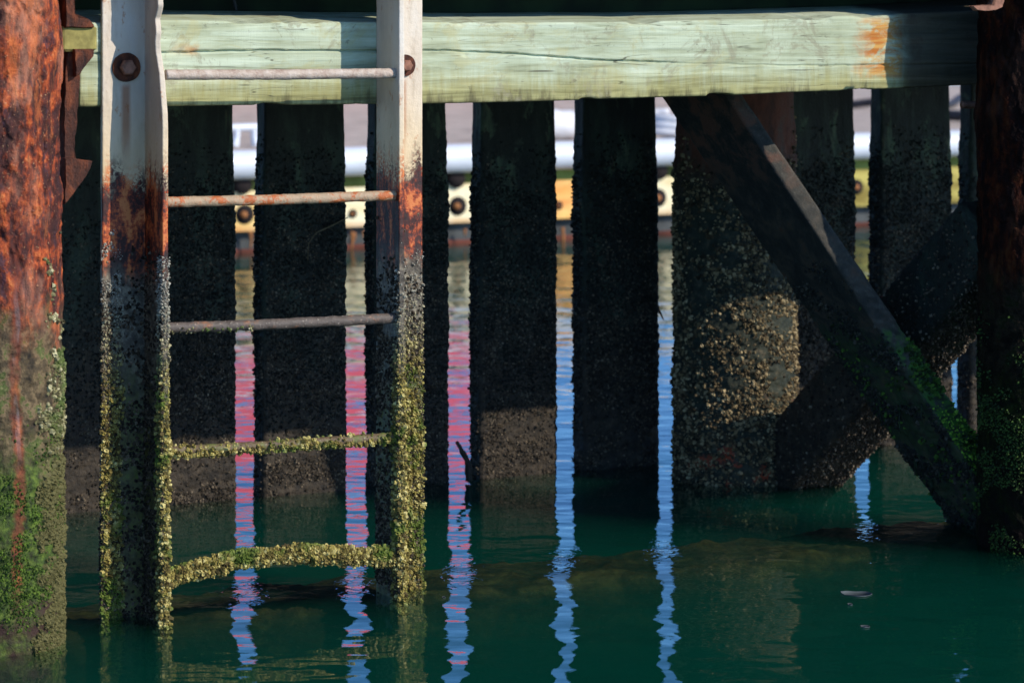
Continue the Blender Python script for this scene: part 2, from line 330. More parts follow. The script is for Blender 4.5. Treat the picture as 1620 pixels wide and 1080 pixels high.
# ------------------------------------------------------------------ materials
WB = .004
sLb, sRb = SX(200, .015), SX(637, .015)
LAD_D = .105
RSTAIN = [(SX(1345, 0), SX(1430, 0), 1.18, 1.36, .95), (SX(262, 0), SX(318, 0), 1.265, 1.31, .9)]
m_leftpile = mat_rustpile('flaking_rust_left', 1., streak=.0)
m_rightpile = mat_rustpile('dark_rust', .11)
m_board = mat_board('wet_dark_wood')
_m = M('old_rust', .8, .3); _n = _m.noise(30, 6, .7, .5, (1, 1, .5), vec=_m.pos); _m.col(_m.ramp(_n, [(.3, (.012, .005, .005)), (.48, (.055, .018, .010)), (.6, (.13, .035, .014)), (.75, (.28, .09, .03))])); _m.bump(_m.add(_n, _m.mul(_m.noise(120, 4, vec=_m.pos), .5)), .006, 1.); m_oldrust = _m.m
m_rustpink = plain('rusty_bolt', (.24, .11, .07), .75, .4, 60)
m_greenwood = plain('green_dark_wood', (.008, .018, .005), .85, .5, 12)
CR_YEL = [(.2, (.045, .032, .010)), (.45, (.15, .115, .03)), (.65, (.29, .235, .06)), (.85, (.50, .43, .18))]
CR_GREY = [(.2, (.04, .034, .018)), (.45, (.10, .088, .040)), (.65, (.22, .20, .09)), (.85, (.46, .42, .26))]
CR_BRN = [(.2, (.008, .006, .004)), (.5, (.03, .022, .014)), (.7, (.075, .056, .036)), (.9, (.20, .155, .105))]
m_cryel = mat_crust('yellow_green_barnacles', CR_YEL, zlo=(.50, .78), lowc=(.34, .32, .26), green=(.06, .11, .012))
m_crgrey = mat_crust('pale_barnacles', CR_GREY, zlo=(.55, .35), lowc=(.105, .095, .032), green=(.055, .095, .015))
m_crbrn = mat_crust('brown_barnacles', CR_BRN)
m_crdrk = mat_crust('dark_barnacles', [(.2, (.004, .005, .004)), (.5, (.010, .011, .008)), (.7, (.022, .021, .015)), (.9, (.09, .08, .06))])
# ------------------------------------------------------------------ setting: water, bed
def mat_water():
    m = bpy.data.materials.new('harbour_water'); m.use_nodes = True; t = m.node_tree; t.nodes.clear(); n = lambda x: t.nodes.new('ShaderNode'+x); L = t.links.new
    out = n('OutputMaterial')
    fr = n('Fresnel'); bf = n('NewGeometry'); ir = n('MapRange'); L(bf.outputs['Backfacing'], ir.inputs[0]); ir.inputs[3].default_value = 1.42; ir.inputs[4].default_value = 1/1.42; L(ir.outputs[0], fr.inputs[0])  # light leaving upward meets the same interface, unrefracted
    gl = n('BsdfGlossy'); gl.inputs['Roughness'].default_value = 0.0
    tr = n('BsdfTransparent'); mx = n('MixShader'); tr.inputs[0].default_value = (.85, .98, .93, 1)
    tc = n('TexCoord'); geo = n('NewGeometry')
    def nz(sc, st, det, ang=0, dist=0.):
        mp = n('Mapping'); mp.inputs['Scale'].default_value = st; mp.inputs['Rotation'].default_value = (0, 0, ang); L(geo.outputs['Position'], mp.inputs[0])
        q = n('TexNoise'); q.inputs['Scale'].default_value = sc; q.inputs['Detail'].default_value = det; q.inputs['Roughness'].default_value = .45; q.inputs['Distortion'].default_value = dist; L(mp.outputs[0], q.inputs['Vector']); return q.outputs[0]
    def mul(a, k):
        q = n('Math'); q.operation = 'MULTIPLY'; L(a, q.inputs[0])
        if isinstance(k, float): q.inputs[1].default_value = k
        else: L(k, q.inputs[1])
        return q.outputs[0]
    def add(a, b): q = n('Math'); q.operation = 'ADD'; L(a, q.inputs[0]); L(b, q.inputs[1]); return q.outputs[0]
    h = add(mul(nz(4.4, (.8, 1, 1), 2, .2), .0080), mul(nz(12, (.7, 1.2, 1), 1, -.15, .4), .0016))
    h = add(h, mul(nz(1.5, (1, .8, 1), 1, .5), .009)); h = add(h, mul(nz(30, (.55, 1.5, 1), 1, .1), .00016))
    dp = n('VectorMath'); dp.operation = 'DOT_PRODUCT'; L(geo.outputs['Position'], dp.inputs[0]); dp.inputs[1].default_value = tuple(NN)
    sb2 = n('Math'); sb2.operation = 'SUBTRACT'; L(dp.outputs['Value'], sb2.inputs[0]); sb2.inputs[1].default_value = AN-.12; ab = n('Math'); ab.operation = 'ABSOLUTE'; L(sb2.outputs[0], ab.inputs[0])
    mr = n('MapRange'); mr.interpolation_type = 'SMOOTHSTEP'; L(ab.outputs[0], mr.inputs[0]); mr.inputs[1].default_value = .24; mr.inputs[2].default_value = .05; mr.inputs[3].default_value = 0; mr.inputs[4].default_value = 1
    h = add(h, mul(mul(nz(26, (1, 1.1, 1), 2, .3, 1.2), mr.outputs[0]), .0015))   # water wrinkling over the shallow timber
    bp = n('Bump'); bp.inputs['Distance'].default_value = 1.; bp.inputs['Strength'].default_value = 1.; L(h, bp.inputs['Height'])
    L(bp.outputs[0], fr.inputs['Normal']); L(bp.outputs[0], gl.inputs['Normal'])
    L(fr.outputs[0], mx.inputs[0]); L(tr.outputs[0], mx.inputs[1]); L(gl.outputs[0], mx.inputs[2]); L(mx.outputs[0], out.inputs['Surface'])
    v = n('VolumeScatter'); v.inputs['Color'].default_value = (.003, .118, .088, 1); v.inputs['Density'].default_value = 2.6
    va = n('VolumeAbsorption'); va.inputs['Color'].default_value = (.0, .16, .10, 1); va.inputs['Density'].default_value = 2.6; ad = n('AddShader'); L(v.outputs[0], ad.inputs[0]); L(va.outputs[0], ad.inputs[1]); v = ad
    L(v.outputs[0], out.inputs['Volume']); return m
def sheet(name, x0, x1, y0, y1, z0, z1, mat):
    V = [(x, y, z) for z in (z0, z1) for x, y in ((x0, y0), (x1, y0), (x1, y1), (x0, y1))]
    Q = [(0, 3, 2, 1), (4, 5, 6, 7), (0, 1, 5, 4), (1, 2, 6, 5), (2, 3, 7, 6), (3, 0, 4, 7)]
    return mkmesh(name, V, Q, mat, smooth=False)
wt = sheet('water', -90, 110, 1.0, 400, -2.6, 0, mat_water()); wt['kind'] = 'structure'
sb = sheet('seabed', -91, 111, .9, 401, -2.7, -2.5, plain('silt', (.03, .045, .03), .95, .4, 3)); sb['kind'] = 'structure'
# ------------------------------------------------------------------ vertical planks of the wave screen
def crdisp(zt, amp, base=.008, sc=85, k=0):
    def f(P, Wc):
        g = sst(zt+.12, zt-.15, P[:, 2]+fbm(P, 9, 3, 50+k)*.12)
        a = fbm(P, 38, 4, k)*.006*amp+np.clip(.62-worley(P, sc, k+9), 0, 1)*.011*amp+fbm(P, 11, 3, k+20)*.006*amp
        return g*(base+a)+(1-g)*fbm(P*np.array([1, 1, .25]), 40, 4, k+30)*.0022
    return f
BD = -1.33
PL_ = [  # left edge (with the side strip), right edge, label
 (52, 186, 'dark mossy plank between the left rusty pile and the ladder'),
 (236, 369, 'dark plank behind the ladder rungs next to the left stringer'),
 (404, 545, 'dark plank in the middle behind the ladder rungs, with a twig caught on it'),
 (580, 706, 'dark plank mostly hidden by the right stringer of the ladder'),
 (747, 878, 'dark plank right of the ladder with a sunlit brown foot and a root beside it'),
 (909, 1038, 'darkest plank left of the round barnacled pile'),
 (1226, 1351, 'mottled plank with peeling green patches right of the round pile behind the brace'),
 (1380, 1503, 'barnacle speckled plank between two bright gaps near the right pile'),
 (1522, 1660, 'dark plank behind the right rusty pile')]
for k, (x0, x1, lab) in enumerate(PL_):
    t = .065
    sr = SX(x1, BD)
    # left edge px of the strip belongs to the back left arris
    sl = SX(x0+15, BD)
    wd = sr-sl; C0 = (sl+sr)/2; zs = np.arange(-1.3, 1.52, .0052)
    lean = RNG.normal(0, .002)
    C = W(C0+lean*(1-zs), np.full(len(zs), BD-t/2), zs)
    P, Nn = rrect(wd, t, .006, .0055, 2)
    o, V, N3, Wc = loft('wooden_plank', C, U, -NN if False else NN, P, Nn, m_board, disp=crdisp(.95, .8, .006, 80, k*7))
    tag(o, lab, 'plank', 'planks of the wave screen')
    z = V[:, 2]; face = ((N3 @ NN) > .8) | ((N3 @ U) < -.8)
    for nm, cnt, mat, sz, pf in (('barnacle_crust', 4200, m_crbrn, .0031, sst(.95, .45, z+fbm(V, 12, 3, k+3)*.2)*sst(-.2, -.05, z)*(sst(-.25, .35, fbm(V, 14, 3, k+60))+.05)),
                                 ('mussel_crust', 3400, m_crdrk, .0034, sst(1.02, .75, z)*sst(.1, .4, z)*(sst(.25, -.25, fbm(V, 14, 3, k+60))+.1))):
        Pp, Np = pick(V, N3, Wc, pf*face+1e-12*face, cnt if k not in (8, 0) else cnt//3)
        crust(nm, Pp, Np, sz*(.55+.9*RNG.random(len(Pp))), mat, o)
# ------------------------------------------------------------------ round steel pile with barnacles
def mat_midpile():
    m = M('barnacled_pile', .8, .35)
    c = m.ramp(m.noise(14, 6, .65, .3, (1, 1, .4), vec=m.pos), [(.3, (.018, .008, .006)), (.5, (.11, .035, .018)), (.7, (.06, .055, .045))])
    lo = m.step(m.add(m.z, m.mul(m.math('SUBTRACT', m.noise(9, 4, vec=m.pos), .5), .3)), 1.0, .8)
    c = m.mix(lo, c, m.ramp(m.noise(40, 5, .65, vec=m.pos), [(.3, (.007, .011, .007)), (.55, (.024, .029, .018)), (.75, (.11, .085, .05))]))
    c = m.mix(m.mul(m.step(m.z, .3, .1), m.step(m.noise(10, 4, off=3, vec=m.pos), .58, .64)), c, (.22, .04, .015))
    m.col(c); m.bump(m.noise(110, 4, vec=m.pos), .003); return m.m
px5, Y5, r5 = 1163, 8.82, .170
c5 = PT(px5, 0, Y5); zs = np.arange(-1.3, 1.55, .0055)
C = np.stack([np.full(len(zs), c5[0]), np.full(len(zs), c5[1]), zs], 1)
P, Nn = circ(r5, 190)
o, V, N3, Wc = loft('round_pile', C, np.array([1., 0, 0]), np.array([0, 1., 0]), P, Nn, mat_midpile(), disp=crdisp(1.0, 1.2, .004, 70, 99))
tag(o, 'thick round steel pile covered in barnacles with a sunlit patch, behind the diagonal brace', 'pile')
z = V[:, 2]; fr_ = N3[:, 1] < .15
Pp, Np = pick(V, N3, Wc, fr_*sst(1.05, .7, z+fbm(V, 10, 3, 5)*.2)*sst(-.2, -.05, z)*(sst(-.3, .2, fbm(V, 13, 3, 71))+.03), 9500)
crust('barnacle_crust', Pp, Np, .0042*(.45+1.2*RNG.random(len(Pp))**1.6), mat_crust('tan_barnacles', [(.2, (.014, .012, .007)), (.45, (.07, .05, .025)), (.65, (.17, .125, .062)), (.85, (.36, .285, .16))]), o, tall=1.0)
# ------------------------------------------------------------------ front beam of treated timber
sa, sb_ = SX(125, 0), SX(1640, 0)
bx = [100, 275, 450, 600, 820, 1000, 1200, 1400, 1500, 1640]; byb = [169, 168, 166.5, 165, 162, 156, 149, 141, 137, 131]; byt = [33, 32, 34, 35.5, 36, 34.5, 31, 24, 19, 12]
sbx = [SX(x, 0) for x in bx]; zbt = [ZX(x, y, 0) for x, y in zip(bx, byb)]; ztp = [ZX(x, y, 0) for x, y in zip(bx, byt)]

s0b = SX(126, 0); s1b = 4.3
ss = np.concatenate([np.arange(s0b, 2.3, .0045), np.arange(2.31, s1b, .03)])
zb_ = np.interp(ss, sbx, zbt); zt_ = np.interp(ss, sbx, ztp)
hgt = float((zt_-zb_).mean()); DEPB = .24
C = W(ss, np.full(len(ss), -DEPB/2), (zb_+zt_)/2)
crx = [SX(x, 0) for x in (240, 400, 600, 700, 820, 900, 960, 1015, 1100, 1250, 1420, 1560)]; crz = [ZX(x, y, 0) for x, y in zip((240, 400, 600, 700, 820, 900, 960, 1015, 1100, 1250, 1420, 1560), (84, 80, 80, 80, 86, 92, 96, 97, 101, 104, 103, 101))]
crw = [1, 1, 1, .8, 1, 1, 1, .8, .15, .35, .5, .4]
def beamdisp(P, Wc):
    s, d, z = Wc[:, 0], Wc[:, 1], Wc[:, 2]; front = sst(-.01, 0, d)
    zc = np.interp(s, crx, crz)+fbm(np.stack([s, s*0, s*0], 1), 30, 3, 5)*.0015; wq = np.interp(s, crx, crw)
    v = -front*np.exp(-((z-zc)/.0016)**2)*.014*wq
    g = np.stack([s*.06, d, z], 1)
    v += fbm(g, 130, 3, 8)*.0009+fbm(g, 30, 3, 9)*.0014+fbm(np.stack([s, d, z*.3], 1), 5, 2, 12)*.0018
    kn = worley(np.stack([s, z*1.3], 1)[:, [0, 1, 1]]*np.array([1, 1, 0]), 7, 3); v -= np.clip(.07-kn, 0, 1)*.05*front
    zz = np.interp(s, sbx, zbt)   # chipped lower arris
    v -= np.clip(fbm(np.stack([s, d*0, z*.5], 1), 14, 4, 21)-.12, 0, 1)*.02*np.exp(-((z-zz)/.012)**2)
    ztt = np.interp(s, sbx, ztp); v -= np.clip(fbm(np.stack([s, d*0, z*.5], 1), 10, 4, 31)-.1, 0, 1)*.03*np.exp(-((z-ztt)/.009)**2)
    return v
# profile in (n, z): finer on the front face
P, Nn = rrect(DEPB, hgt, .0055, .0022, 3)
keep = (P[:, 0] > DEPB/2-.03) | (np.arange(len(P)) % 6 == 0); P, Nn = P[keep], Nn[keep]
hs = (zt_-zb_)/hgt
def bscale(pr):
    pr = pr.copy(); pr[..., 1] *= hs[:, None]
    back = np.clip((DEPB/2-pr[..., 0])/DEPB, 0, 1); pr[..., 1] += np.where(pr[..., 1] > 0, back*.022, 0); return pr
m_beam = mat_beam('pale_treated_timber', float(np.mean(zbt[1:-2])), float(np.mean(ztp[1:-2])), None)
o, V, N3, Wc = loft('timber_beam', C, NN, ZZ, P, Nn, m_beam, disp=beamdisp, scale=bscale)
tag(o, 'long pale mint green weathered timber beam with a crack, bolted behind the ladder', 'beam')
# timbers and deck above
def wbox(name, s0, s1, d0, d1, z0, z1, mat, parent=None, bev=.006):
    return box(name, W((s0+s1)/2, (d0+d1)/2, (z0+z1)/2), U, NN, ZZ, (s1-s0, abs(d1-d0), z1-z0), mat, parent, bev)
o = wbox('header_timber', SX(120, 0)-.6, SX(1640, 0)+1.2, -.52, -.27, 1.17, 1.43, m_greenwood)
tag(o, 'dark green shaded timber running along above and behind the pale beam', 'beam')
dk = empty('pier_deck', 'dark plank deck of the pier just above the pale beam', 'deck')
sd = -4.2
while sd < 4.6:
    wbox('deck_board', sd, sd+.235, -2.6, -.0 if True else 0, 1.45, 1.50, m_greenwood, dk); sd += .243
wbox('edge_timber', -4.2, 4.6, -.30, -.015, 1.502, 1.72, m_greenwood, dk)
# cut beam end left of the ladder
o = wbox('wood_block', SX(96, .10), SX(152, .10), .02, .11, ZX(120, 82, .11), ZX(120, 41, .11), plain('olive_wood', (.27, .23, .07), .85, .35, 30), None, .006)
tag(o, 'short olive timber block between the left rusty pile and the ladder', 'block')
# ------------------------------------------------------------------ left rusty pile
rL = .150; cL = PT(-12, 0, 6.64)
zs = np.arange(-1.0, 2.2, .0035); C = np.stack([np.full(len(zs), cL[0]), np.full(len(zs), cL[1]), zs], 1)
sstreak = float((PT(27, 500, 6.5)-A0) @ U)
def rustdisp(k, amp=1.):
    def f(P, Wc):
        q = P*np.array([1, 1, .42]); up = sst(.62, .85, P[:, 2]+fbm(P, 8, 2, k)*.1)
        b = fbm(q, 13, 5, k+1, .55); te = np.floor((b+fbm(q, 40, 2, k+7)*.15)*7)/7
        v = up*(b*.008+te*.011+fbm(q, 70, 4, k+4)*.0035-np.clip(.45-worley(q, 38, k+5), 0, 1)*.010)
        rg = 1-np.abs(fbm(P*np.array([1, 1, .25]), 16, 3, k+14)); v += up*np.where(rg > .93, -(rg-.93)*.09, 0)
        v += (1-up)*(fbm(P, 30, 4, k+9)*.0055-np.clip(.4-worley(P, 45, k+8), 0, 1)*.008+fbm(P, 110, 2, k+2)*.0014)
        return v*amp*1.0
    return f
m_leftpile = mat_rustpile('flaking_rust_over_algae', 1., streak=sstreak)
P, Nn = circ(rL, 300)
o, V, N3, Wc = loft('steel_pile', C, np.array([1., 0, 0]), np.array([0, 1., 0]), P, Nn, m_leftpile, disp=rustdisp(3))
tag(o, 'orange rusty steel pile with flaking scale and green algae at the left edge', 'pile', 'rusty steel piles')
pL = o; z = V[:, 2]; an = np.arctan2(N3[:, 1], N3[:, 0])   # 0 = right, -pi/2 = facing the camera
pf = (an < .5)*(an > -2.4)*sst(.80, .15, z+fbm(V, 12, 3, 4)*.3)**1.5*(z > -.03)*sst(-.75, -.35, an+fbm(V, 10, 4, 6)*.45)*(sst(-.12, .22, fbm(V, 26, 3, 66))+.04)
Pp, Np = pick(V, N3, Wc, pf, 6000); crust('barnacle_crust', Pp, Np, .0036*(.5+1.4*RNG.random(len(Pp))**1.5), m_crgrey, o, tall=1.1)
pf = (an < .5)*(an > -2.6)*sst(.5, .3, z)*(z > -.03)*sst(-.1, .3, fbm(V, 14, 4, 16))
Pp, Np = pick(V, N3, Wc, pf, 5200); crust('algae_tufts', Pp, Np, .0020*(.6+.9*RNG.random(len(Pp))), mat_crust('bright_algae', [(.2, (.010, .022, .003)), (.5, (.035, .07, .008)), (.8, (.11, .18, .02))]), o, tall=1.3)
# rusted bracket fixed to the pile
bk = tag(bpy.data.objects.new('bracket', None)); COL.objects.link(bk); bk.parent = pL
def rough_plate(name, pts, d, th, parent, mat=m_oldrust):   # polygon in photo pixels, plate on plane offset d
    Pc = [PL(x, y, d) for x, y in pts]
    sz = [((p-A0) @ U, p[2]) for p in Pc]
    ar = sum(sz[i][0]*sz[(i+1) % len(sz)][1]-sz[(i+1) % len(sz)][0]*sz[i][1] for i in range(len(sz)))
    if ar < 0: sz = sz[::-1]
    P, Nn = resample(sz, .005); ctr = P.mean(0)
    ds = [d-th, d-th+.004, d-.004, d]; C = np.array([A0+v*NN for v in ds]); sc = np.array([.93, 1, 1, .93])
    def scl(pr): return (pr-ctr)*sc[:, None, None]+ctr
    return loft(name, C, U, ZZ, P, Nn, mat, parent, scale=scl, disp=lambda p, w_: fbm(p, 40, 4, 3)*.004, smooth=False)[0]
rough_plate('upright_plate', [(106, 78), (125, 82), (127, 120), (122, 205), (117, 250), (121, 262), (103, 320), (101, 180)], .10, .05, bk)
rough_plate('lower_lip', [(103, 250), (118, 250), (146, 256), (144, 266), (124, 296), (103, 324)], .135, .05, bk)
rough_plate('upper_lip', [(104, -12), (117, -12), (117, 22), (124, 29), (142, 31), (150, 39), (150, 44), (104, 44)], .12, .06, bk)
rough_plate('clip', [(118, 78), (150, 78), (148, 88), (128, 118), (120, 122)], .12, .04, bk)
# ------------------------------------------------------------------ ladder
lad = empty('ladder', 'steel ladder with rusty rungs hanging down from the pale beam into the water', 'ladder')
FW, WD, TH_ = .114, .130, .013
def stringer(name, s_left, right, seed, zr, sbolt, zbot=-1.0):
    if right:   # web on the left, flange to the right
        poly = [(0, 0), (FW, 0), (FW, .012), (TH_, .012), (TH_, WD), (0, WD)]
    else:       # flange to the left, web on the right
        poly = [(0, 0), (FW, 0), (FW, WD), (FW-TH_, WD), (FW-TH_, .012), (0, .012)]
    P, Nn = resample(poly, .0035); zs = np.arange(zbot, 2.3, .005)
    C = W(np.full(len(zs), s_left), np.zeros(len(zs)), zs)
    def scl(pr):
        pr = pr.copy()
        if not right:
            e = np.clip(pr[..., 1]-.05, 0, 1)/(WD-.05); zz = zs[:, None]
            bite = np.interp(zz, [0, 1.15, 1.24, 1.29, 1.33, 1.36, 1.39, 1.45, 2.3], [0, 0, .012, .022, .016, .030, .012, .018, .012])
            pr[..., 1] -= e*bite; pr[..., 0] -= e*np.interp(zz, [0, 1.12, 1.24, 1.31, 1.38, 1.5, 2.3], [0, 0, .004, .011, .006, .012, .012])
        return pr
    def dsp(p, w_):
        z = p[:, 2]; g = sst(1.02, .9, z); h = sst(.62, .35, z)
        return fbm(p, 90, 3, seed)*.0006+g*fbm(p*np.array([1, 1, .5]), 45, 4, seed+1)*.0016+h*(fbm(p, 40, 4, seed+3)*.003+.001)
    return loft(name, C, U, NN, P, Nn, mat_ladder('ladder_steel_right' if right else 'ladder_steel_left', sbolt, zr), lad, disp=dsp, scale=scl)
sLs = SX(162, .012); sRs = SX(668, .012)-FW
zLr, zRr = .985, 1.0
Lo, LV, LN, LW = stringer('stringer', sLs, False, 3, zLr, sLb)
Ro, RV, RN_, RW = stringer('stringer', sRs, True, 13, zRr, sRb)
for o, V, N3, sw in ((Lo, LV, LN, sLs+FW), (Ro, RV, RN_, sRs)):
    z = V[:, 2]; d = (V-A0) @ NN; edge = sst(WD-.03, WD-.006, d); s_ = (V-A0) @ U
    fl = (d < .03)*(N3 @ NN > .3)
    base = sst(.84, .15, z+fbm(V, 13, 3, 4)*.14)**2.6*(z > -.03)
    nf = sst(-.25, .25, fbm(V, 16, 3, 44))
    flw = fl*1.0
    if o is Lo: flw = fl*sst(sLs+.045, sLs+.02, s_+fbm(V, 20, 2, 9)*.01)
    Pp, Np = pick(V, N3, LW, base*(edge*1.3+flw)*(nf+.22), 7500)
    Pp = Pp+Np*.001
    crust('barnacle_crust', Pp, Np, .0024*(.6+2.4*RNG.random(len(Pp))**3)*(1-.45*sst(.3, .75, Pp[:, 2])), m_cryel, o, tall=1.1)
    Pp, Np = pick(V, N3, LW, sst(.85, .5, z+fbm(V, 10, 3, 14)*.2)*(z > -.03)*((N3 @ U < -.5)+(d < .03)*1.)*(sst(-.35, .3, fbm(V, 22, 3, 94))+.05), 6500)
    crust('brown_crust', Pp, Np, .0038*(.5+.9*RNG.random(len(Pp))), m_crbrn, o, tall=.7)
# bolts
def bolt(s, d, z, parent, r=.033, nut=.019):
    w_ = tube('washer', [W(s, d, z), W(s, d+.003, z), W(s, d+.006, z)], r, m_oldrust, parent, 28, .003, disp=lambda p, q: fbm(p, 60, 3, 2)*.0012)[0]
    w_.name = 'bolt'; w_.data.polygons.foreach_set('use_smooth', [False]*len(w_.data.polygons))
    P, Nn = resample([(nut*math.cos(a), nut*math.sin(a)) for a in np.arange(6)/6*2*math.pi], .006)
    loft('nut', W([s]*4, [d+.005, d+.017, d+.021, d+.022], [z]*4), U, ZZ, P, Nn, m_rustpink, w_, scale=lambda pr: pr*np.array([1, 1, .86, .8])[:, None, None], disp=lambda p, q: fbm(p, 70, 3, 2)*.0010, smooth=False)
bolt(sLb, .012, ZX(200, 107, .02), Lo); bolt(sRb+.006, .012, ZX(641, 104, .02), Ro, .026, .015)
# rungs
def mat_rung(k):
    m = M('rung_%d' % k, .65, .4); n = m.noise(26, 5, .65, .3, (1, 1, 1)); f = m.noise(180, 3)
    cols = [[(.3, (.22, .12, .09)), (.5, (.42, .33, .26)), (.7, (.55, .47, .40))], [(.38, (.34, .25, .16)), (.5, (.38, .26, .16)), (.56, (.38, .09, .02)), (.75, (.5, .2, .08))],
            [(.3, (.05, .035, .028)), (.55, (.10, .08, .066)), (.66, (.22, .09, .04)), (.8, (.26, .23, .18))], [(.3, (.05, .035, .02)), (.5, (.12, .08, .04)), (.7, (.10, .16, .02))], [(.3, (.05, .05, .02)), (.6, (.10, .12, .03))]][k]
    c = m.ramp(m.add(m.mul(n, .75), m.mul(f, .25)), cols); c = m.mix(m.mul(m.step(f, .62, .7), .4), c, (.55, .48, .38)); m.col(c); m.bump(m.add(n, m.mul(f, .7)), .0025); return m.m
ends = [((262, 118.5), (627, 116)), ((262, 320), (627, 309)), ((262, 519), (627, 503)), ((262, 714), (622, 691)), ((262, 916), (622, 881))]
for k, ((xa, ya), (xb, yb)) in enumerate(ends):
    a = PL(xa, ya, LAD_D); b = PL(xb, yb, LAD_D)
    if k == 4: pts = [PL(x, y, LAD_D) for x, y in ((262, 914), (300, 905), (335, 895), (378, 884), (430, 878), (500, 877), (560, 879), (640, 880))]
    else: pts = [a, b+(b-a)*.012]
    if k < 4: pts = [a, a*.5+b*.5+np.array([0, 0, -.0015]), b+(b-a)*.006]
    r = .0120 if k < 3 else .0112
    ln = 1.0
    o, V, N3, Wc = tube('rung', pts, r, mat_rung(k), lad, 22, .004, disp=lambda p, w_: fbm(p, 60, 3, k+5)*(.0012+.0004*k)+fbm(p, 160, 2, k)*.0006)
    if k >= 3:
        s_ = Wc[:, 0]; sA, sB = s_.min(), s_.max()
        if k == 3:
            under = sst(.9, -.6, N3[:, 2])+.12; p_ = under*(.5+fbm(V, 12, 3, 8))*(np.clip(1.15-(s_-sA)/(sB-sA)*.6, .2, 1)); cnt, lift, szz = 1150, .001, .0045
        else: p_ = np.ones(len(V)); cnt, lift, szz = 5200, .006, .0050
        p_ = np.clip(p_, 0, 9)
        i = RNG.choice(len(V), cnt, p=p_/p_.sum()); Pp = V[i]+N3[i]*(RNG.random(cnt)[:, None]*lift)
        if k == 4: Pp = V[i]+N3[i]*((RNG.random(cnt)*.5+.5)*(.004+.011*(fbm(V[i], 26, 2, 3)+.25)))[:, None]
        crust('barnacle_crust', Pp, N3[i], szz*(.4+1.1*RNG.random(cnt)**2), m_cryel, o, tall=1.1)
    elif k == 2:
        i = RNG.choice(len(V), 90, p=(Wc[:, 0] < Wc[:, 0].min()+.22)*(N3[:, 2] < .2)*1./((Wc[:, 0] < Wc[:, 0].min()+.22)*(N3[:, 2] < .2)).sum()); crust('barnacle_crust', V[i], N3[i], .0032, m_crgrey, o)
# ------------------------------------------------------------------ right rusty pile
rR = .155; cR = PT(1642, 0, planeY(1642, .20))
C = np.stack([np.full(len(zs), cR[0]), np.full(len(zs), cR[1]), zs], 1)
P, Nn = circ(rR, 260)
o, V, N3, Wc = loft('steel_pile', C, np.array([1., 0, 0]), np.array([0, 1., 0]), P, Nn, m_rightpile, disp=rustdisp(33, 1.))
tag(o, 'dark shaded rusty steel pile at the right edge with green algae near the water', 'pile', 'rusty steel piles')
pR = o; z = V[:, 2]; an = np.arctan2(N3[:, 1], N3[:, 0])
pf = (an < -.6)*(an > -3.1)*sst(.62, .3, z)*(z > -.03)*sst(-.1, .25, fbm(V, 11, 4, 16))
Pp, Np = pick(V, N3, Wc, pf, 3000); crust('algae_tufts', Pp, Np, .0024*(.6+.9*RNG.random(len(Pp))), mat_crust('dark_algae', [(.2, (.006, .010, .002)), (.5, (.016, .035, .005)), (.8, (.05, .095, .014))]), o, tall=1.3)
# threaded rod end beside it
o = tube('threaded_rod', [PL(1555, 166, -.02), PL(1522, 166, -.02)], .0095, m_rustpink, None, 16, .0015, disp=lambda p, w_: np.sin(((p-A0) @ U)*2*math.pi/.0035)*.0008)[0]
tag(o, 'short rusty threaded rod end sticking out left of the right pile', 'rod')
o = rough_plate('hook_plate', [(1538, 10), (1575, 9), (1578, -12), (1592, -12), (1588, 12), (1576, 18), (1545, 17)], .34, .02, None, m_rustpink)
tag(o, 'small pinkish metal hook at the top right corner above the beam', 'bracket')
# ------------------------------------------------------------------ braces
def mat_brace():
    m = M('brace_wood', .8, .3); g = m.noise(16, 6, .65, .3, vec=m.pos); f = m.noise(90, 4, .65, vec=m.pos)
    c = m.ramp(g, [(.3, (.007, .008, .007)), (.5, (.02, .02, .016)), (.62, (.045, .036, .025)), (.72, (.07, .03, .015))])
    up = m.step(m.z, .85, 1.0); c = m.mix(m.mul(up, m.step(g, .45, .6)), c, (.075, .035, .022))
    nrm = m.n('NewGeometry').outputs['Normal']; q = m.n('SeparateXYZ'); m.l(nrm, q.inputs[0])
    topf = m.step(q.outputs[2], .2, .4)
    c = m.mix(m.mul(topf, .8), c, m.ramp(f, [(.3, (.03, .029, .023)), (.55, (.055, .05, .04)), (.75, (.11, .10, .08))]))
    zn = m.add(m.z, m.mul(m.math('SUBTRACT', g, .5), .3))
    alg = m.mul(m.step(zn, .58, .46), m.step(m.noise(26, 5, .7, off=4, vec=m.pos), .38, .55)); c = m.mix(m.mul(alg, m.add(m.mul(topf, .8), .2)), c, (.035, .11, .012))
    m.col(c); m.bump(m.add(f, m.mul(g, .6)), .004, .8); return m.m
m_brace = mat_brace()
